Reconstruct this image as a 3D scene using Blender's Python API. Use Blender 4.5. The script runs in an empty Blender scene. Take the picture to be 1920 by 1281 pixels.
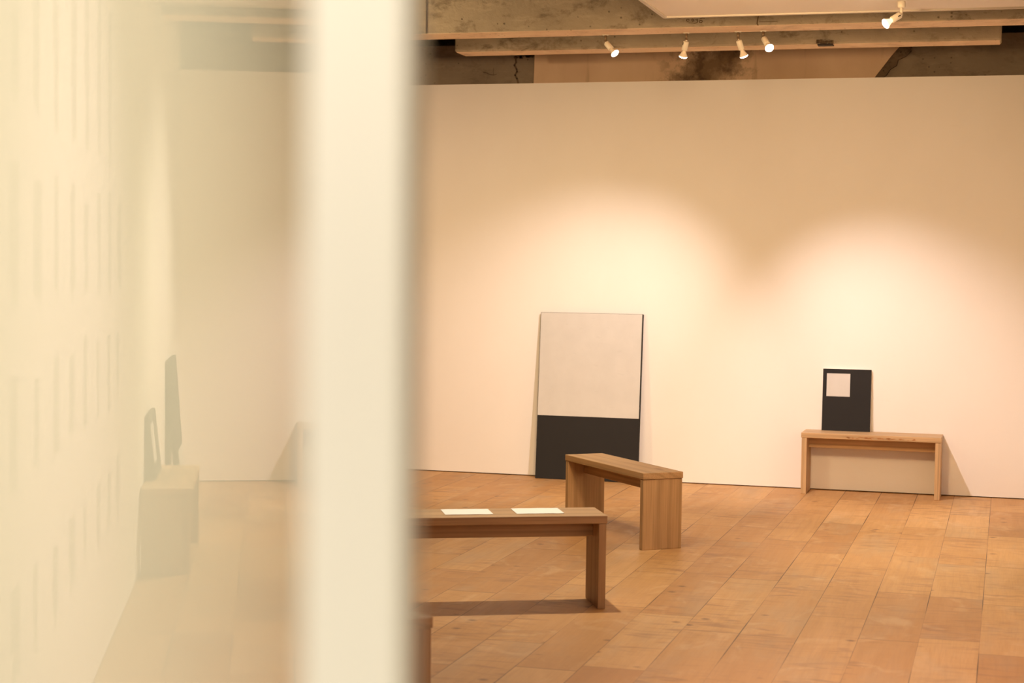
import bpy, bmesh, math, random
from mathutils import Vector, Matrix

sc = bpy.context.scene
COL = sc.collection
random.seed(7)

# ------------------------------------------------------------------ layout
CAM_H = 1.55                      # eye height
YB = 12.241                       # front face of the white back partition
TOP = 2.881                       # its height
XR = 0.4074                       # right wall
PANE_DIR = Vector((-0.20723, 0.97829, 0))     # the glass runs forward and left of the camera
PANE_N = Vector((0.97829, 0.20723, 0))        # its glossy side
PANE_Q = -0.12 * PANE_N                       # foot of the camera on the glass

# ------------------------------------------------------------------ node helpers
class NT:
    def __init__(s, name):
        s.m = bpy.data.materials.new(name); s.m.use_nodes = True
        s.t = s.m.node_tree; s.t.nodes.clear()
        s.out = s.t.nodes.new('ShaderNodeOutputMaterial')
        s.b = s.t.nodes.new('ShaderNodeBsdfPrincipled')
        s.t.links.new(s.b.outputs[0], s.out.inputs[0])
    def n(s, kind, **kw):
        x = s.t.nodes.new(kind)
        for k, v in kw.items(): setattr(x, k, v)
        return x
    def put(s, sock, v):
        if v is None: return
        if isinstance(v, bpy.types.NodeSocket): s.t.links.new(v, sock)
        elif isinstance(v, (tuple, list)) and len(v) == 3 and sock.type == 'RGBA': sock.default_value = (*v, 1)
        else: sock.default_value = v
    def math(s, op, a, b=None, c=None):
        x = s.n('ShaderNodeMath', operation=op)
        s.put(x.inputs[0], a); s.put(x.inputs[1], b)
        if c is not None: s.put(x.inputs[2], c)
        return x.outputs[0]
    def mix(s, f, a, b, mode='MIX'):
        x = s.n('ShaderNodeMix', data_type='RGBA', blend_type=mode)
        s.put(x.inputs[0], f); s.put(x.inputs[6], a); s.put(x.inputs[7], b)
        return x.outputs[2]
    def ramp(s, f, stops, interp='LINEAR'):
        x = s.n('ShaderNodeValToRGB'); cr = x.color_ramp; cr.interpolation = interp
        while len(cr.elements) > 1: cr.elements.remove(cr.elements[-1])
        for i, (p, c) in enumerate(stops):
            e = cr.elements[0] if i == 0 else cr.elements.new(p)
            e.position = p; e.color = (c, c, c, 1) if not isinstance(c, tuple) else (*c, 1)
        s.put(x.inputs[0], f); return x.outputs[0]
    def noise(s, vec, scale, detail=4, rough=.5, dist=0, color=False):
        x = s.n('ShaderNodeTexNoise')
        s.put(x.inputs['Vector'], vec); x.inputs['Scale'].default_value = scale
        x.inputs['Detail'].default_value = detail; x.inputs['Roughness'].default_value = rough
        x.inputs['Distortion'].default_value = dist
        return x.outputs[1 if color else 0]
    def white(s, vec):
        x = s.n('ShaderNodeTexWhiteNoise', noise_dimensions='3D'); s.put(x.inputs['Vector'], vec); return x.outputs[0]
    def voronoi(s, vec, scale, out=0):
        x = s.n('ShaderNodeTexVoronoi'); s.put(x.inputs['Vector'], vec); x.inputs['Scale'].default_value = scale; return x.outputs[out]
    def comb(s, x, y, z):
        c = s.n('ShaderNodeCombineXYZ'); s.put(c.inputs[0], x); s.put(c.inputs[1], y); s.put(c.inputs[2], z); return c.outputs[0]
    def sep(s, v):
        c = s.n('ShaderNodeSeparateXYZ'); s.put(c.inputs[0], v); return c.outputs
    def obj(s):
        return s.n('ShaderNodeTexCoord').outputs['Object']
    def mapping(s, v, scale=(1, 1, 1), loc=(0, 0, 0), rot=(0, 0, 0)):
        x = s.n('ShaderNodeMapping'); s.put(x.inputs[0], v)
        x.inputs['Scale'].default_value = scale; x.inputs['Location'].default_value = loc; x.inputs['Rotation'].default_value = rot
        return x.outputs[0]
    def bump(s, h, strength=.2, dist=.01):
        x = s.n('ShaderNodeBump'); x.inputs['Strength'].default_value = strength; x.inputs['Distance'].default_value = dist
        s.put(x.inputs['Height'], h); s.put(s.b.inputs['Normal'], x.outputs[0])
    def set(s, color=None, rough=.5, spec=.5, metal=0, ior=1.5):
        s.put(s.b.inputs['Base Color'], color); s.put(s.b.inputs['Roughness'], rough)
        s.b.inputs['Specular IOR Level'].default_value = spec; s.b.inputs['Metallic'].default_value = metal
        s.b.inputs['IOR'].default_value = ior
        return s.m

def plain(name, color, rough=.5, spec=.5, metal=0):
    n = NT(name); return n.set(color, rough, spec, metal)

def wall_paint():
    n = NT('white_wall_paint'); o = n.obj()
    k = n.noise(n.mapping(o, (1, 1, .5)), 1.3, 5, .6)
    c = n.mix(n.ramp(k, [(.35, 0.), (.75, 1.)]), (.84, .80, .755), (.87, .835, .795))
    sm = n.noise(n.mapping(o, (1, 1, 3)), 6, 6, .7)
    c = n.mix(n.ramp(sm, [(.66, 0.), (.8, .10)]), c, (.55, .48, .40))
    n.bump(n.noise(o, 60, 4), .08, .004)
    return n.set(c, .62, .3)

def floor_wood():
    n = NT('wide_plank_floor'); o = n.obj(); X, Y, Z = n.sep(o)
    w, L = .2455, 1.12
    u = n.math('DIVIDE', n.math('ADD', X, .081 + w * 60), w)
    row = n.math('FLOOR', u); fu = n.math('FRACT', u)
    off = n.white(n.comb(row, 3.1, 7.7))
    lr = n.math('MULTIPLY_ADD', n.white(n.comb(row, 9.4, 1.2)), .35, .85)
    v = n.math('ADD', n.math('DIVIDE', n.math('ADD', Y, 20), n.math('MULTIPLY', lr, L)), n.math('MULTIPLY', off, 5.0))
    colu = n.math('FLOOR', v); fv = n.math('FRACT', v)
    r1 = n.white(n.comb(row, colu, .5)); r2 = n.white(n.comb(row, colu, 4.5)); r3 = n.white(n.comb(row, colu, 8.5))
    sh = n.comb(n.math('MULTIPLY', r1, 37), n.math('MULTIPLY', r2, 53), r3)
    add = n.n('ShaderNodeVectorMath', operation='ADD'); n.put(add.inputs[0], o); n.put(add.inputs[1], sh)
    p = add.outputs[0]
    tone = n.ramp(r1, [(0, (.455, .226, .079)), (.3, (.51, .266, .095)), (.7, (.555, .302, .113)), (1, (.615, .352, .142))])
    # broad watery figure running with the board
    g1 = n.noise(n.mapping(p, (7, 1.0, 1)), 1.0, 5, .55, 1.2)
    c = n.mix(n.ramp(g1, [(.3, .0), (.7, .55)]), tone, n.mix(.5, tone, (.36, .185, .078)))
    # cathedral growth rings
    wv = n.n('ShaderNodeTexWave', wave_type='BANDS', bands_direction='X')
    n.put(wv.inputs['Vector'], n.mapping(p, (1.0, .12, 1))); wv.inputs['Scale'].default_value = 7
    wv.inputs['Distortion'].default_value = 16; wv.inputs['Detail'].default_value = 3; wv.inputs['Detail Scale'].default_value = .6
    c = n.mix(n.math('MULTIPLY', n.ramp(wv.outputs[1], [(.6, 0.), (.97, .16)]), n.ramp(n.noise(n.mapping(p, (3, .8, 1), (2, 7, 0)), 1, 2), [(.45, .15), (.65, 1.)])), c, (.33, .165, .07))
    # fine fibre
    fi = n.noise(n.mapping(p, (160, 5, 1)), 1, 3, .6)
    c = n.mix(n.ramp(fi, [(.45, 0.), (.75, .2)]), c, (.30, .15, .065))
    # curl: short darker flecks lying across the board
    cu = n.noise(n.mapping(p, (3.2, 13, 1)), 1, 3, .55, 1.5)
    cm = n.ramp(n.noise(n.mapping(p, (2.2, 1.6, 1), (9, 4, 3)), 1, 2), [(.42, .12), (.62, 1.)])
    c = n.mix(n.math('MULTIPLY', cm, n.ramp(cu, [(.50, 0.), (.66, .78)])), c, (.31, .155, .065))
    lt = n.noise(n.mapping(p, (5, 3, 1), (4, 9, 2)), 1, 4, .55, 1.2)
    c = n.mix(n.ramp(lt, [(.56, 0.), (.75, .40)]), c, (.66, .44, .24))
    # greyed worn patches
    gp = n.noise(n.mapping(p, (2.6, .8, 1), (3, 1, 0)), 1.1, 5, .6)
    c = n.mix(n.ramp(gp, [(.52, 0.), (.72, .45)]), c, (.40, .285, .175))
    # knots
    kd = n.voronoi(n.mapping(p, (5.5, 6.5, 0)), 1); kc = n.voronoi(n.mapping(p, (5.5, 6.5, 0)), 1, 1)
    kr = n.sep(kc)[0]
    kn = n.math('MULTIPLY', n.ramp(kd, [(.045, 1.), (.15, 0.)]), n.math('GREATER_THAN', kr, .60))
    c = n.mix(n.math('MULTIPLY', kn, .8), c, (.12, .05, .02))
    # gaps
    e = n.math('MINIMUM', fu, n.math('SUBTRACT', 1, fu))
    gw = n.noise(n.mapping(o, (1, .8, 1)), 1.4, 2)
    wid = n.ramp(gw, [(.38, .0012), (.68, .010)])
    gx = n.math('LESS_THAN', e, wid)
    ev = n.math('MINIMUM', fv, n.math('SUBTRACT', 1, fv))
    gy = n.math('MULTIPLY', n.math('LESS_THAN', ev, .0022), n.math('MULTIPLY_ADD', r2, .6, .3))
    gap = n.math('MAXIMUM', gx, gy)
    c = n.mix(n.math('MULTIPLY', gap, .9), c, (.06, .026, .010))
    hh = n.math('SUBTRACT', n.math('MULTIPLY', cu, .25), gap)
    n.bump(hh, .25, .003)
    return n.set(c, n.math('MULTIPLY_ADD', g1, .2, .40), .35)

def bench_wood(axis, name, dark=(.405, .238, .107), pale=(.50, .31, .152)):
    n = NT(name); o = n.obj()
    rnd = n.n('ShaderNodeObjectInfo').outputs['Random']
    add = n.n('ShaderNodeVectorMath', operation='ADD'); n.put(add.inputs[0], o)
    n.put(add.inputs[1], n.comb(n.math('MULTIPLY', rnd, 41), n.math('MULTIPLY', rnd, 23), n.math('MULTIPLY', rnd, 67)))
    def sc_(a, b): return (a, b, b) if axis == 'X' else (b, a, b) if axis == 'Y' else (b, b, a)
    p = add.outputs[0]
    base = n.ramp(n.noise(n.mapping(p, sc_(1.2, 6)), 1, 4, .5, .5), [(.3, dark), (.7, pale)])
    wv = n.n('ShaderNodeTexWave', wave_type='RINGS', rings_direction=axis)
    n.put(wv.inputs['Vector'], n.mapping(p, sc_(.10, 1.0))); wv.inputs['Scale'].default_value = 9
    wv.inputs['Distortion'].default_value = 7; wv.inputs['Detail'].default_value = 3; wv.inputs['Detail Scale'].default_value = .7
    c = n.mix(n.ramp(wv.outputs[1], [(.5, 0.), (1., .42)]), base, tuple(x * .62 for x in dark))
    fi = n.noise(n.mapping(p, sc_(3, 140)), 1, 3, .6)
    c = n.mix(n.ramp(fi, [(.42, 0.), (.75, .5)]), c, tuple(x * .6 for x in dark))
    kd = n.voronoi(n.mapping(p, sc_(3.2, 9)), 1); kr = n.sep(n.voronoi(n.mapping(p, sc_(3.2, 9)), 1, 1))[1]
    kn = n.math('MULTIPLY', n.ramp(kd, [(.06, 1.), (.19, 0.)]), n.math('GREATER_THAN', kr, .68))
    c = n.mix(n.math('MULTIPLY', kn, .75), c, (.19, .075, .03))
    n.bump(fi, .12, .002)
    return n.set(c, .5, .35)

def concrete(name, a, b, dark, speck=.5):
    n = NT(name); o = n.obj()
    k = n.noise(o, 2.1, 8, .62, .4)
    c = n.mix(n.ramp(k, [(.32, 0.), (.7, 1.)]), a, b)
    st = n.noise(n.mapping(o, (3.2, 3, 5)), 1.6, 9, .72, .3)
    c = n.mix(n.ramp(st, [(.52, 0.), (.68, speck)]), c, dark)
    lt = n.noise(n.mapping(o, (2, 2, 9), (5, 2, 1)), 2, 7, .66)
    c = n.mix(n.ramp(lt, [(.55, 0.), (.75, .4)]), c, tuple(min(1, x * 1.45) for x in b))
    pv = n.voronoi(o, 26); pr = n.sep(n.voronoi(o, 26, 1))[0]
    pit = n.math('MULTIPLY', n.ramp(pv, [(.08, 1.), (.2, 0.)]), n.math('GREATER_THAN', pr, .8))
    c = n.mix(n.math('MULTIPLY', pit, .6), c, tuple(x * .4 for x in dark))
    h = n.math('SUBTRACT', n.noise(o, 22, 6, .65), n.math('MULTIPLY', pit, .8))
    n.bump(h, .5, .012)
    return n.set(c, .85, .2)

def plaster():
    n = NT('stained_plaster'); o = n.obj(); X, Y, Z = n.sep(o)
    k = n.noise(n.mapping(o, (1, 1, .6)), 2.2, 7, .6)
    c = n.mix(n.ramp(k, [(.3, 0.), (.7, 1.)]), (.70, .47, .30), (.80, .56, .38))
    # damp stain: a slanting blotch of its own beside the middle lamps
    dx = n.math('SUBTRACT', n.math('SUBTRACT', X, -2.10), n.math('MULTIPLY', n.math('SUBTRACT', Z, 3.02), .9))
    wob = n.math('MULTIPLY', n.math('SUBTRACT', n.noise(o, 5.5, 6, .7), .5), .55)
    d = n.math('ABSOLUTE', n.math('ADD', dx, wob))
    c = n.mix(n.ramp(d, [(.03, .92), (.13, .7), (.24, 0.)]), c, (.15, .085, .035))
    bl = n.noise(o, 9, 7, .7)
    dd = n.ramp(n.math('ABSOLUTE', n.math('ADD', X, 2.12)), [(.1, 1.), (.45, 0.)])
    c = n.mix(n.math('MULTIPLY', dd, n.ramp(bl, [(.5, 0.), (.62, .8)])), c, (.10, .055, .025))
    # thin vertical dribbles
    dr = n.noise(n.mapping(o, (9, 9, .8)), 1.2, 5, .6)
    c = n.mix(n.ramp(dr, [(.6, 0.), (.75, .5)]), c, (.27, .15, .075))
    ck = n.voronoi(o, 30); cr = n.sep(n.voronoi(o, 30, 1))[1]
    c = n.mix(n.math('MULTIPLY', n.ramp(ck, [(.1, .7), (.2, 0.)]), n.math('GREATER_THAN', cr, .9)), c, (.15, .07, .03))
    n.bump(n.noise(o, 18, 6, .6), .3, .01)
    return n.set(c, .8, .2)

def canvas_paint(name, color, rough=.7):
    n = NT(name); o = n.obj()
    k = n.noise(o, 7, 6, .6)
    c = n.mix(n.ramp(k, [(.3, 0.), (.7, 1.)]), tuple(x * .93 for x in color), color)
    sc_ = n.noise(n.mapping(o, (3, 3, 14), rot=(.3, .6, .2)), 4, 2, .4)
    c = n.mix(n.ramp(sc_, [(.70, 0.), (.74, .10)]), c, tuple(x * .6 for x in color))
    n.bump(n.noise(o, 150, 3), .15, .002)
    return n.set(c, rough, .3)

M = {}
M['wall'] = wall_paint()
M['floor'] = floor_wood()
M['wx'] = bench_wood('X', 'pine_grain_lengthwise')
M['wz'] = bench_wood('Z', 'pine_grain_upright')
M['px'] = bench_wood('X', 'lit_pine_lengthwise', (.52, .33, .165), (.64, .43, .235))  # copy of the bench pine, lightened to carry the stronger lamp light
M['pz'] = bench_wood('Z', 'lit_pine_upright', (.52, .33, .165), (.64, .43, .235))  # same lit copy, grain upright
M['beam'] = concrete('board_marked_concrete', (.37, .30, .21), (.50, .41, .295), (.155, .115, .07), .95)
M['soffit'] = concrete('tan_form_concrete_uplit', (.72, .54, .37), (.80, .62, .44), (.36, .24, .15), .5)  # tan of its own, made paler to stand in for light from below
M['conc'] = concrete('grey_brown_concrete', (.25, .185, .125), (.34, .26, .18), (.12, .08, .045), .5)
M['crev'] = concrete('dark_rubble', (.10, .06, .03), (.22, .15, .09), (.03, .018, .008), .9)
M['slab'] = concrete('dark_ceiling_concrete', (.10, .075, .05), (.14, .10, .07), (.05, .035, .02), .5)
M['plaster'] = plaster()
M['black'] = canvas_paint('charcoal_paint', (.022, .020, .019), .8)
M['board_white'] = canvas_paint('off_white_paint', (.63, .61, .575), .7)
M['edge'] = plain('raw_panel_edge', (.80, .72, .60), .7)
M['panelpaint'] = plain('ceiling_board_paint', (.80, .74, .66), .6, .3)
M['strip'] = plain('satin_edge_strip', (.52, .46, .38), .5, .4)
M['paper'] = plain('cream_paper', (.88, .84, .74), .7, .2)
M['lampwhite'] = plain('cream_lamp_plastic', (.80, .72, .58), .4)
M['stem'] = plain('bronze_stem', (.20, .14, .085), .4, .5, .6)
M['chrome'] = plain('chrome_ball', (.8, .75, .65), .15, .5, 1)
M['slot'] = plain('dark_slot', (.03, .02, .015), .8)
M['flare'] = plain('frosted_bulb', (.85, .74, .58), .35)
M['ink'] = plain('grey_ink', (.20, .185, .16), .8, .2)
M['pencil'] = plain('pencil_line', (.13, .085, .05), .9, .1)
M['metal'] = plain('dull_steel', (.42, .33, .24), .5, .5, .5)
g = NT('cream_backed_glass'); g.set((.83, .80, .67), 0.0, .5); M['glass'] = g.m
M['post'] = plain('cream_enamel', (.90, .89, .81), .45, .3)
e = NT('lamp_face'); e.set((.9, .8, .65), .3)
e.b.inputs['Emission Color'].default_value = (1, .86, .64, 1); e.b.inputs['Emission Strength'].default_value = 14
M['lens'] = e.m
e = NT('glowing_bulb'); e.set((.9, .78, .6), .3)
e.b.inputs['Emission Color'].default_value = (1, .80, .52, 1); e.b.inputs['Emission Strength'].default_value = 1.1
M['glow'] = e.m

# ------------------------------------------------------------------ mesh helpers
def link(name, bm, mat, parent=None, smooth=False, bevel=0):
    bmesh.ops.recalc_face_normals(bm, faces=bm.faces)
    me = bpy.data.meshes.new(name); bm.to_mesh(me); bm.free()
    me.materials.append(M[mat] if isinstance(mat, str) else mat)
    if smooth:
        for p in me.polygons: p.use_smooth = True
    o = bpy.data.objects.new(name, me); COL.objects.link(o)
    if parent: o.parent = parent
    if bevel:
        b = o.modifiers.new('bevel', 'BEVEL'); b.width = bevel; b.segments = 2; b.limit_method = 'ANGLE'
    return o

def add_box(bm, lo, hi):
    c = [(x, y, z) for x in (lo[0], hi[0]) for y in (lo[1], hi[1]) for z in (lo[2], hi[2])]
    v = [bm.verts.new(p) for p in c]
    for f in ((0, 1, 3, 2), (4, 6, 7, 5), (0, 4, 5, 1), (2, 3, 7, 6), (0, 2, 6, 4), (1, 5, 7, 3)):
        bm.faces.new([v[i] for i in f])
    return v

def box(name, lo, hi, mat, parent=None, bevel=0):
    bm = bmesh.new(); add_box(bm, lo, hi); return link(name, bm, mat, parent, bevel=bevel)

def add_prism(bm, poly, y0, y1):          # poly in XZ, extruded in Y
    a = [bm.verts.new((x, y0, z)) for x, z in poly]; b = [bm.verts.new((x, y1, z)) for x, z in poly]
    bm.faces.new(a); bm.faces.new(b[::-1])
    for i in range(len(poly)):
        j = (i + 1) % len(poly); bm.faces.new((a[i], a[j], b[j], b[i]))

def prism(name, poly, y0, y1, mat, parent=None):
    bm = bmesh.new(); add_prism(bm, poly, y0, y1); return link(name, bm, mat, parent)

def add_lathe(bm, prof, seg=24, mtx=None):   # prof: (radius, z) from one end to the other
    rings = []
    for r, z in prof:
        if r < 1e-6: rings.append([bm.verts.new((0, 0, z))])
        else: rings.append([bm.verts.new((r * math.cos(2 * math.pi * i / seg), r * math.sin(2 * math.pi * i / seg), z)) for i in range(seg)])
    for a, b in zip(rings, rings[1:]):
        for i in range(seg):
            j = (i + 1) % seg
            q = [a[i % len(a)], a[j % len(a)], b[j % len(b)], b[i % len(b)]]
            q = [x for k, x in enumerate(q) if x not in q[:k]]
            if len(q) > 2: bm.faces.new(q)
    for rg in (rings[0], rings[-1]):
        if len(rg) > 2: bm.faces.new(rg)
    if mtx:
        for rg in rings:
            for v in rg: v.co = mtx @ v.co

def lathe(name, prof, mat, parent, mtx, seg=24):
    bm = bmesh.new(); add_lathe(bm, prof, seg, mtx); return link(name, bm, mat, parent, smooth=True)

def add_stroke(bm, pts, w, y, t=.0015):      # a drawn line on a vertical face: ribbons of width w
    for (x0, z0), (x1, z1) in zip(pts, pts[1:]):
        d = Vector((x1 - x0, z1 - z0)); L = d.length
        if L < 1e-6: continue
        nrm = Vector((-d.y, d.x)) / L * w / 2; d = d / L * w * .3
        P = [(x0 - d.x + nrm.x, z0 - d.y + nrm.y), (x1 + d.x + nrm.x, z1 + d.y + nrm.y), (x1 + d.x - nrm.x, z1 + d.y - nrm.y), (x0 - d.x - nrm.x, z0 - d.y - nrm.y)]
        add_prism(bm, P, y - t, y + .001)

def struct(o, label=None):
    o['kind'] = 'structure'
    if label: o['label'] = label
    return o

def thing(name, label, cat, loc=(0, 0, 0), rz=0, group=None):
    o = bpy.data.objects.new(name, None); COL.objects.link(o)
    o.empty_display_size = .1; o.location = loc; o.rotation_euler = (0, 0, rz)
    o['label'] = label; o['category'] = cat
    if group: o['group'] = group
    return o

# ------------------------------------------------------------------ the room
XL, YF, CEIL = -6.6, -2.6, 3.55
struct(box('floor', (XL - .1, YF - .1, -.08), (XR + .1, 13.4, 0), 'floor'))
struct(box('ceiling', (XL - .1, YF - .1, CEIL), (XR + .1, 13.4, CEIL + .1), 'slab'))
struct(box('wall_back', (XL, YB, .007), (XR, YB + .06, TOP), 'wall'), 'white plastered gallery wall at the back, open above its top edge')
# the text wall at the right, seen in the glass
wr = struct(box('wall_right', (XR, YF, .004), (XR + .08, YB + .06, CEIL), 'wall'))
struct(box('wall_left', (XL - .08, YF, .004), (XL, 13.3, CEIL), 'conc'))
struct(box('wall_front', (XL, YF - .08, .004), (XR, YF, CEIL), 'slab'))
# old concrete wall behind the white one, showing above it
struct(box('wall_rear', (XL, 12.53, 0), (XR + .08, 12.75, 3.205), 'conc'), 'old stained concrete wall showing above the white wall')
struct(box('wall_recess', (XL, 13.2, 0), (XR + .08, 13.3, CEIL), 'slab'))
pl = prism('trim_1', [(-3.444, 2.60), (-3.444, 2.906), (-3.441, 3.02), (-3.437, 3.205), (-.70, 3.205), (-.775, 3.13), (-.834, 3.06), (-.89, 2.985), (-.949, 2.907), (-1.19, 2.60)], 12.49, 12.53, 'plaster')
struct(pl, 'tan stained plaster strip on the concrete above the white wall')
cr = prism('trim_2', [(-.70, 3.205), (-.775, 3.13), (-.834, 3.06), (-.89, 2.985), (-.949, 2.907), (-1.19, 2.60), (-1.13, 2.60), (-.90, 2.90), (-.868, 2.925), (-.842, 2.965), (-.80, 2.99), (-.79, 3.03), (-.735, 3.055), (-.70, 3.09), (-.705, 3.115), (-.655, 3.14), (-.60, 3.205)], 12.50, 12.53, 'crev')
struct(cr, 'dark slanting crevice of broken plaster above the white wall')
bm = bmesh.new()
add_stroke(bm, [(-3.46, 3.135), (-3.52, 3.13), (-3.568, 3.115), (-3.598, 3.10), (-3.592, 3.07), (-3.606, 3.05), (-3.588, 3.02), (-3.585, 3.0), (-3.60, 2.975), (-3.585, 2.95), (-3.57, 2.90)], .013, 12.53)
add_stroke(bm, [(-3.745, 2.985), (-3.768, 2.978), (-3.80, 2.984), (-3.822, 2.996), (-3.85, 3.001)], .004, 12.53)
add_stroke(bm, [(-3.768, 3.03), (-3.771, 3.005), (-3.768, 2.978)], .0025, 12.53)
o = link('crack', bm, 'crev', bpy.data.objects['wall_rear'])
bm = bmesh.new(); rr = random.Random(3)
for i in range(46):
    x = rr.uniform(-3.60, -3.45); z = 3.125 + rr.uniform(-.022, .022); s = rr.uniform(.005, .013)
    add_box(bm, (x - s, 12.515, z - s * .7), (x + s, 12.535, z + s * .7))
link('rubble', bm, 'crev', bpy.data.objects['wall_rear'])

# beams
B1Y0, B1Y1, B1Z = 10.2, 10.46, 2.975
b1 = struct(box('trim_3', (XL, B1Y0, B1Z), (XR, B1Y1, CEIL), 'beam', bevel=.006), 'rough concrete ceiling beam crossing in front of the lamps')
bm = bmesh.new()
for pts in ([(-1.859, 3.015), (-1.867, 3.021), (-1.875, 3.021), (-1.878, 3.013), (-1.872, 3.009), (-1.864, 3.011)],
            [(-1.843, 3.022), (-1.833, 3.018), (-1.834, 3.011), (-1.842, 3.010), (-1.846, 3.016), (-1.843, 3.022)],
            [(-1.824, 3.017), (-1.812, 3.02), (-1.810, 3.014), (-1.816, 3.011), (-1.809, 3.007), (-1.814, 2.999), (-1.834, 2.996)],
            [(-1.798, 3.012), (-1.786, 3.013), (-1.782, 3.006), (-1.787, 2.999), (-1.798, 2.999), (-1.801, 3.006), (-1.796, 3.012)],
            [(-1.798, 3.022), (-1.78, 3.026), (-1.77, 3.024)]):
    add_stroke(bm, pts, .0035, B1Y0)
link('pencil_mark', bm, 'pencil', b1)
bm = bmesh.new()
add_stroke(bm, [(-1.449, 3.04), (-1.457, 3.0), (-1.458, 2.985), (-1.452, 2.9755)], .006, B1Y0)
add_stroke(bm, [(-1.445, 3.035), (-1.42, 3.034)], .008, B1Y0)
add_stroke(bm, [(-1.445, 2.995), (-1.38, 2.9945), (-1.34, 2.996)], .003, B1Y0)
link('crack', bm, 'pencil', b1)
bm = bmesh.new(); add_stroke(bm, [(-3.504, 2.976), (-3.503, CEIL)], .003, B1Y0); link('joint', bm, 'pencil', b1)
# the nearer face left of the joint stands a little proud
box('beam_casing', (XL, B1Y0 - .012, B1Z + .002), (-3.507, B1Y0, CEIL), 'beam', b1)
box('soffit', (XL, B1Y0 + .004, B1Z - .002), (XR, B1Y1 - .004, B1Z + .002), 'soffit', b1)  # thin skin holding the paler up-lit tone
b2 = struct(box('trim_4', (-3.71, 11.4, 3.012), (-.085, 11.63, CEIL), 'beam', bevel=.012), 'shorter concrete beam behind the lamps')
box('soffit', (-3.70, 11.41, 3.010), (-.095, 11.622, 3.014), 'soffit', b2)  # same up-lit skin under the shorter beam
bm = bmesh.new(); add_box(bm, (-1.235, 11.395, 3.004), (-1.135, 11.47, 3.0125)); pt = link('anchor_plate', bm, 'slot', b2)
bm = bmesh.new()
for i in range(9):
    x = -1.24 + i * .012 + rr.uniform(-.004, .004); add_box(bm, (x, 11.386, 3.012 + rr.uniform(0, .01)), (x + .014, 11.40, 3.022 + rr.uniform(0, .022)))
link('broken_edge', bm, 'crev', b2)
# white suspended ceiling board at the upper right
CPZ = 2.938
cp = struct(box('trim_5', (-1.869, -1.0, CPZ), (XR, 9.5, CPZ + .03), 'panelpaint'), 'white suspended ceiling board at the upper right')
bm = bmesh.new()
add_box(bm, (-1.882, 9.488, CPZ - .009), (XR, 9.512, CPZ + .036)); add_box(bm, (-1.882, -1.0, CPZ - .009), (-1.858, 9.488, CPZ + .036))
link('edge_strip', bm, 'strip', cp, bevel=.003)

# text printed on the right wall in a grid of upright blocks
rt = random.Random(11)
rows = [(1.92, .62), (1.41, .40), (.95, .33), (.45, .27)]
for ri, (zb, hgt) in enumerate(rows):
    for k in range(9):
        y0 = 3.93 + .425 * k + rt.uniform(-.02, .02)
        if ri == 0 and k > 7: continue
        bm = bmesh.new()
        ncol = rt.choice((3, 4, 4, 5))
        hh = hgt * rt.uniform(.8, 1.05)
        for cidx in range(ncol):
            yc = y0 + cidx * .033
            z = zb + hh - rt.uniform(0, .01); zend = zb + (rt.uniform(0, .5) * hh if cidx == 0 else rt.uniform(0, .06))
            while z > zend:
                for s in range(3):
                    zz = z - s * .0062; a = rt.uniform(0, .006)
                    add_box(bm, (XR - .0008, yc + a, zz - .0032), (XR + .001, yc + .019 - rt.uniform(0, .006), zz))
                add_box(bm, (XR - .0008, yc + .007, z - .017), (XR + .001, yc + .011, z))
                z -= .0225
        link('text_block', bm, 'ink', wr)

# ------------------------------------------------------------------ benches
def make_bench(label, L, D, loc, rz, h=.425, worn=False, pale=False):
    """origin: middle of the footprint; long side along local X, front towards local -Y"""
    t = thing('wooden_bench', label, 'bench', loc, rz, 'plain plank benches')
    th, lt = .036, .036
    WX, WZ = ('px', 'pz') if pale else ('wx', 'wz')  # pale picks the pine copy with brighter light in its colour
    box('seat_plank', (-L / 2, -D / 2, h - th), (L / 2, D / 2, h), WX, t, .003)
    for s in (-1, 1):
        x0 = -L / 2 + .004 if s < 0 else L / 2 - .004 - lt
        box('leg_panel', (x0, -D / 2 + .003, 0), (x0 + lt, D / 2 - .003, h - th - .001), WZ, t, .003)
    box('apron', (-L / 2 + .004 + lt, -.015, h - th - .076), (L / 2 - .004 - lt, .015, h - th - .001), WX, t, .002)
    if worn:      # torn grain along the front edge
        bm = bmesh.new(); rb = random.Random(5)
        for i in range(60):
            x = rb.uniform(-.16, .30) ; z = h - .022 + rb.uniform(-.006, .005)
            if .16 < x < .19: continue
            w_ = rb.uniform(.004, .016)
            P = [(x - w_, z), (x - w_ * .2, z + rb.uniform(.0015, .004)), (x + w_, z + rb.uniform(-.001, .002)), (x, z - rb.uniform(.0015, .004))]
            add_prism(bm, P, -D / 2 - .0008, -D / 2 + .002)
        link('torn_grain', bm, 'torn', t)
    return t

M['torn'] = plain('torn_grain_wood', (.42, .20, .08), .8, .2)
def bench_from(fr, dirx, L, D, label, **kw):
    """fr: front right top corner (x, y); dirx: unit vector along the bench towards its right end"""
    dx = Vector((*dirx, 0)).normalized(); dy = Vector((-dx.y, dx.x, 0))
    c = Vector((*fr, 0)) - dx * L / 2 + dy * D / 2
    return make_bench(label, L, D, c, math.atan2(dx.y, dx.x), **kw)

bench_from((-.412, 11.962), (1, -.004), .94, .272, 'brightly lit plank bench against the back wall carrying the small black panel', worn=True, pale=True)
bench_from((-1.892, 9.225), (.6435, -.7654), .982, .25, 'plank bench standing askew in front of the large black and white panel')
nb = bench_from((-1.717, 7.588), (.9016, .4325), .945, .272, 'plank bench with two sheets of paper on its seat')
bench_from((-1.907, 4.982), (.7854, -.619), .95, .27, 'dark bench corner nearest the camera, beside the cream post')
bench_from((XR - .251, 8.59), (0, -1), 1.01, .246, 'bench along the text wall with a small panel on it, seen mirrored in the glass', pale=True)

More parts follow.
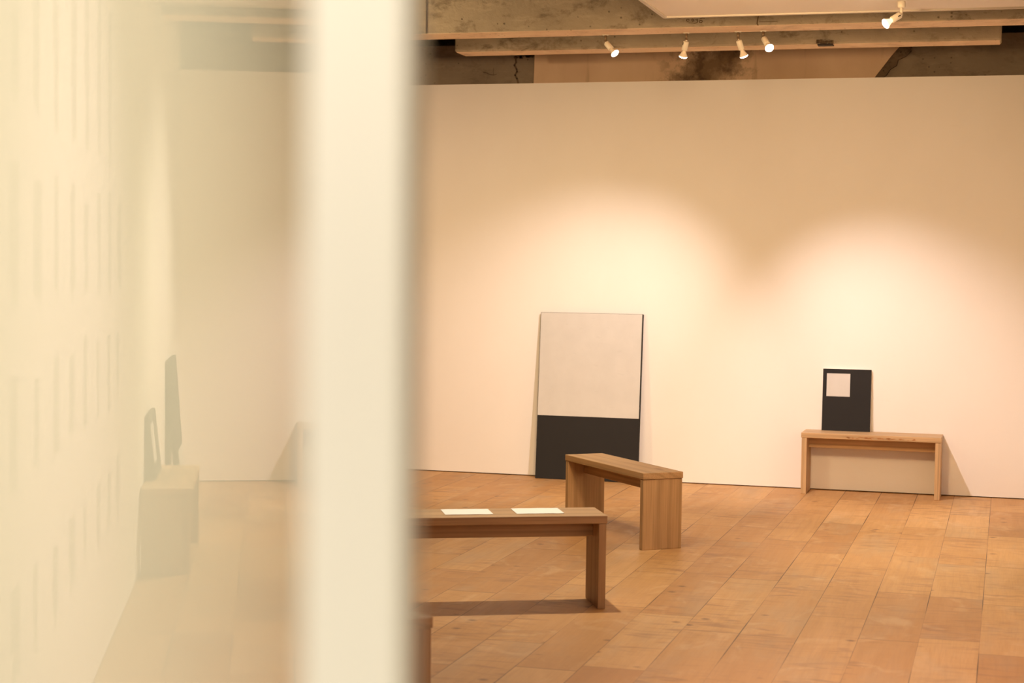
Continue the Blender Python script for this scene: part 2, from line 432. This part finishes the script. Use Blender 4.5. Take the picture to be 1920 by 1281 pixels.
# papers on the near bench
def paper(label, corners, rz):
    c = sum((Vector((*p, 0)) for p in corners), Vector()) / 4
    w = ((Vector(corners[1]) - Vector(corners[0])).length + (Vector(corners[2]) - Vector(corners[3])).length) / 2
    d = ((Vector(corners[3]) - Vector(corners[0])).length + (Vector(corners[2]) - Vector(corners[1])).length) / 2
    bm = bmesh.new(); nx = 8; G = []
    for k in (0, 1):
        G.append([[bm.verts.new((-w / 2 + w * i / nx, -d / 2 + d * j, .0006 + k * .0009 + .0007 * abs(math.sin(i * .9)) )) for j in (0, 1)] for i in range(nx + 1)])
    for i in range(nx):
        bm.faces.new((G[1][i][0], G[1][i + 1][0], G[1][i + 1][1], G[1][i][1])); bm.faces.new((G[0][i][0], G[0][i][1], G[0][i + 1][1], G[0][i + 1][0]))
        bm.faces.new((G[0][i][0], G[0][i + 1][0], G[1][i + 1][0], G[1][i][0])); bm.faces.new((G[0][i][1], G[1][i][1], G[1][i + 1][1], G[0][i + 1][1]))
    for i in (0, nx): bm.faces.new((G[0][i][0], G[1][i][0], G[1][i][1], G[0][i][1]))
    o = link('paper_sheet', bm, 'paper'); o.location = (c.x * .9956, c.y * .9956, .425); o.rotation_euler = (0, 0, rz)
    o['label'] = label; o['category'] = 'paper'; o['group'] = 'sheets of paper on the near bench'
ang = math.atan2(.4325, .9016)
paper('cream sheet of paper lying on the bench, nearer the cream post', [(-2.488, 7.526), (-2.293, 7.623), (-2.227, 7.476), (-2.417, 7.366)], ang)
paper('cream sheet of paper lying on the bench, towards its right end', [(-2.192, 7.675), (-1.996, 7.771), (-1.934, 7.621), (-2.124, 7.509)], ang)

# ------------------------------------------------------------------ leaning panels
def leaning_panel(label, cat, origin, rz, lean, w, h, th, fields, body='black'):
    """origin: lower left front corner; local x along the face, local z up the face, local y into the panel"""
    t = thing('painted_panel', label, cat, origin, 0)
    t.rotation_euler = (Matrix.Rotation(rz, 4, 'Z') @ Matrix.Rotation(-lean, 4, 'X')).to_euler()
    box('panel_board', (0, .0015, 0), (w, th, h), body, t, .0015)
    for nm, mat, x0, z0, x1, z1 in fields:
        box(nm, (x0, 0, z0), (x1, .003, z1), mat, t)
    return t

lean = math.asin((.125 - .028) / 1.21)
leaning_panel('large panel, white above and black below, leaning on the wall', 'painting', (-3.289, YB - .126, .002), -.012, lean, .764, 1.212, .028,
              [('white_field', 'board_white', .003, .460, .758, 1.212 - .002), ('black_field', 'black', .001, .001, .763, .458)])
lean = math.asin(.03 / .43)
leaning_panel('small black panel with a white square leaning on the wall bench', 'painting', (-1.236, YB - .054, .4255), -.006, lean, .333, .432, .022,
              [('black_field', 'black', .0, .0, .333, .432), ('white_square', 'board_white', .027, .24, .188, .40)], 'edge')
bpy.data.objects['painted_panel.001'].children[1].location.y = -.0005
bpy.data.objects['painted_panel.001'].children[2].location.y = -.0015
# the two on the right wall face left; face x runs from far to near
lean = math.asin(.07 / .94)
leaning_panel('tall dark panel leaning on the text wall, seen mirrored in the glass behind a bench', 'painting', (XR - .097, 11.32, .002), -math.pi / 2, lean, .72, .942, .026,
              [('white_field', 'board_white', .0, .0, .50, .37)])
lean = math.asin(.036 / .34)
leaning_panel('small dark panel with a white rectangle, seen mirrored in the glass on a bench', 'painting', (XR - .0575, 9.40, .4255), -math.pi / 2, lean, .50, .337, .02,
              [('white_square', 'board_white', .26, .085, .465, .285)])

# ------------------------------------------------------------------ glass partition beside the camera
gp = thing('glass_partition', 'cream glossy glass partition with upright cream post, close to the camera', 'partition',
           PANE_Q, math.atan2(PANE_DIR.y, PANE_DIR.x))       # local x along the glass, local y away from the room
TE = .612
box('glass_pane', (-.55, .0, .04), (TE + .01, .010, 2.42), 'glass', gp)
bm = bmesh.new()
P0, P1, PY0, PY1, RAD = .765, .815, -.0195, .075, .006      # the post stands just past the end of the glass
sec = []
for cx, cy, a0 in ((P0 + RAD, PY0 + RAD, 180), (P1 - RAD, PY0 + RAD, 270), (P1 - RAD, PY1 - RAD, 0), (P0 + RAD, PY1 - RAD, 90)):
    for i in range(5):
        a = math.radians(a0 + i * 22.5); sec.append((cx + RAD * math.cos(a), cy + RAD * math.sin(a)))
a = [bm.verts.new((x, y, 0)) for x, y in sec]; b = [bm.verts.new((x, y, 2.46)) for x, y in sec]
bm.faces.new(a); bm.faces.new(b[::-1])
for i in range(len(sec)): bm.faces.new((a[i], a[(i + 1) % len(sec)], b[(i + 1) % len(sec)], b[i]))
link('frame_post', bm, 'post', gp)
box('bottom_rail', (-.55, -.002, 0), (P0 + .01, .014, .045), 'post', gp, .003)
box('top_rail', (-.55, -.002, 2.415), (P0 + .01, .014, 2.46), 'post', gp, .003)

# ------------------------------------------------------------------ spotlights
def spotlight(label, mount, joint, bulb, scale=1.0, white_mount=False, face_glow=False):
    """mount/joint/bulb: world points of the ceiling plate, the swivel and the lamp face"""
    t = thing('spotlight', label, 'spotlight', mount, 0, 'small cream spotlights under the ceiling')
    mo = Vector(mount); j = Vector(joint) - mo; f = Vector(bulb) - mo
    ax = (f - j); Lh = ax.length; ax.normalize()
    rot = ax.to_track_quat('Z', 'X').to_matrix().to_4x4()
    Mx = Matrix.Translation(j) @ rot
    if white_mount:
        lathe('mount', [(.020, .0), (.020, -.026), (.017, -.033)], 'lampwhite', t, Matrix.Translation((0, 0, 0)))
        lathe('stem', [(.0075, -.032), (.0075, j.z)], 'lampwhite', t, Matrix())
    else:
        lathe('mount', [(.021, .006), (.021, -.001), (.012, -.004)], 'lampwhite', t, Matrix())
        lathe('stem', [(.0092, -.003), (.0092, j.z + .004)], 'stem', t, Matrix())
    bm = bmesh.new(); bmesh.ops.create_uvsphere(bm, u_segments=16, v_segments=10, radius=.0085)
    for v in bm.verts: v.co += j
    link('swivel', bm, 'chrome', t, smooth=True)
    s0, s1 = .007, Lh * .60
    so = lathe('socket', [(.0, s0 - .001), (.0155, s0), (.0178, s0 + .004), (.0178, s1 - .002), (.0165, s1)], 'lampwhite', t, Mx)
    bm = bmesh.new(); add_box(bm, (-.003, -.0186, s0 + .006), (.003, -.0172, s0 + .022))
    for v in bm.verts: v.co = Mx @ v.co
    link('socket_slot', bm, 'slot', so)
    prof = [(.0105, s1 - .004), (.0112, s1 + .004), (.0150, s1 + (Lh - s1) * .35), (.0220, s1 + (Lh - s1) * .7), (.0262, Lh - .007), (.0266, Lh - .003)]
    bu = lathe('bulb', prof, 'glow' if face_glow else 'flare', t, Mx)
    lathe('bulb_face', [(.0264, Lh - .004), (.025, Lh + .001), (.019, Lh + .0055), (.010, Lh + .008), (.0, Lh + .009)], 'lens', bu, Mx)
    return t, Vector(bulb) + ax * .03, ax

Y0 = 10.43
def away(x, y, z): return (x, y, z)
LS = {}
def spotlight_at(key, *a, **k):
    t, p, ax = spotlight(*a, **k); LS[key] = (p, ax)
spotlight_at('a', 'cream spotlight under the beam, leftmost of the clear four, tilted right', (-2.421, Y0, B1Z - .003), (-2.420, Y0, 2.927), (-2.352, Y0 - .030, 2.853))
spotlight_at('b', 'cream spotlight under the beam by the dark damp stain, pointing almost straight down', (-1.918, Y0, B1Z - .003), (-1.918, Y0, 2.927), (-1.942, Y0 + .03, 2.832))
spotlight_at('c', 'cream spotlight under the beam, third of the four, pointing down', (-1.604, Y0, B1Z - .003), (-1.602, Y0, 2.926), (-1.570, Y0 + .03, 2.827))
spotlight_at('d', 'glaring cream spotlight under the beam, rightmost of four, turned to the camera', (-1.453, Y0, B1Z - .003), (-1.450, Y0, 2.931), (-1.402, Y0 - .085, 2.858))
spotlight_at('e', 'spotlight half hidden behind the blurred cream post', (-3.742, Y0, B1Z - .003), (-3.742, Y0, 2.930), (-3.735, Y0 - .075, 2.826))
spotlight_at('f', 'cream spotlight hanging from the white ceiling board, tilted left', (-.570, 9.2, CPZ), (-.570, 9.2, 2.873), (-.648, 9.16, 2.820), white_mount=True, face_glow=True)

# ------------------------------------------------------------------ light
WARM = (1, .79, .56)
def spot(name, loc, target, watts, angle, blend=.8, color=WARM, radius=.03):
    d = bpy.data.lights.new(name, 'SPOT'); d.energy = watts; d.spot_size = math.radians(angle); d.spot_blend = blend
    d.color = color; d.shadow_soft_size = radius
    o = bpy.data.objects.new(name, d); COL.objects.link(o); o.location = loc
    o.rotation_euler = (Vector(target) - Vector(loc)).to_track_quat('-Z', 'Y').to_euler()
    return o
LIGHTS = [
    ('lamp_light_a', LS['a'][0], (.4, 9.9, .5), 400, 75, 1, (1, .90, .72)),
    ('lamp_light_b', LS['b'][0], (-3.15, YB, .15), 225, 72, 1, (1, .83, .76)),
    ('lamp_light_c', LS['c'][0], (-.58, YB, .0), 250, 65, 1, (1, .83, .80)),
    ('lamp_light_d', LS['d'][0], (.25, 8.3, .2), 150, 70, 1, (1, .84, .52)),
    ('lamp_light_e', LS['e'][0], (-3.4, 7.6, .2), 45, 90, 1, (1, .72, .42)),
    ('lamp_light_f', LS['f'][0], (-2.2, 9.0, 0), 42, 110, 1, (1, .78, .45)),
    # out of frame: an overhead lamp, then unseen fill spots added without fittings
    ('room_light_floor', (-2.2, 7.9, 2.86), (-2.2, 7.6, 0), 218, 100, 1, (1, .90, .74)),
    ('room_light_floor', (-2.6, 9.3, 2.86), (-2.7, 10.8, 0), 130, 60, 1, (1, .84, .60)),  # unseen fill added for the dim floor by the back wall
    ('fill_light_text', (-2.7, 5.2, 2.86), (XR, 5.7, .9), 640, 80, 1, (1, .74, .66), .15),  # unseen fill added to brighten the text wall
    ('fill_light_text', (-1.3, 2.4, 2.86), (XR, 2.6, 1.4), 40, 100, 1, (1, .76, .50)),
    ('fill_light_left', (-5.0, 8.6, 2.86), (-5.2, YB, 1.0), 260, 100, 1, (1, .72, .43)),  # unseen fill added for the left of the back wall
    ('fill_light_wash', (-3.2, 8.2, 2.70), (-3.0, 11.6, 0), 105, 90, 1, (1, .82, .48), .25),  # unseen soft fill added for the back wall and floor
    ('fill_light_wash', (-1.3, 7.2, 2.70), (-1.4, YB, 1.1), 332, 88, 1, (1, .67, .34), .25),
    ('fill_light_beam', (-4.4, 9.3, 2.70), (-2.4, 10.2, 3.1), 80, 120, 1, (1, .74, .42), .2),  # unseen spot added to lighten the beam face
    ('fill_light_near', (.20, .02, 2.85), (-.17, .15, 1.5), 258, 45, 1, (1, .92, .72)),  # unseen spot added to whiten the pane, cone shaped for its haze
    ('fill_light_near', (-.55, -.45, 2.6), (-.27, .73, 1.95), 128, 80, 1, (1, .88, .72)),  # unseen spot added behind the pane to brighten the post
]
for L_ in LIGHTS: spot(*L_)

w = bpy.data.worlds.new('world'); sc.world = w; w.use_nodes = True
w.node_tree.nodes['Background'].inputs[0].default_value = (1, .8, .6, 1)
w.node_tree.nodes['Background'].inputs[1].default_value = .02

# ------------------------------------------------------------------ camera
cd = bpy.data.cameras.new('camera'); cam = bpy.data.objects.new('camera', cd); COL.objects.link(cam)
f_px, yaw, pitch, roll = 3240.17, 0.279484, 0.0440903, 0.0132907
fwd = Vector((-math.sin(yaw), math.cos(yaw), 0)); rgt = Vector((math.cos(yaw), math.sin(yaw), 0)); up = Vector((0, 0, 1))
f2 = fwd * math.cos(pitch) - up * math.sin(pitch); u2 = up * math.cos(pitch) + fwd * math.sin(pitch)
r3 = rgt * math.cos(roll) + u2 * math.sin(roll); u3 = u2 * math.cos(roll) - rgt * math.sin(roll)
mw = Matrix((r3, u3, -f2)).transposed().to_4x4(); mw.translation = (0, 0, CAM_H); cam.matrix_world = mw
cd.sensor_width = 36; cd.sensor_fit = 'HORIZONTAL'; cd.lens = f_px * 36 / 1920
cd.clip_start = .02; cd.clip_end = 60
cd.dof.use_dof = True; cd.dof.focus_distance = 9.8; cd.dof.aperture_fstop = 3.5
sc.camera = cam

vs = sc.view_settings
vs.view_transform = 'Standard'; vs.look = 'None'; vs.gamma = 1; vs.use_curve_mapping = False; vs.exposure = .05
sc.cycles.max_bounces = 10; sc.cycles.diffuse_bounces = 6
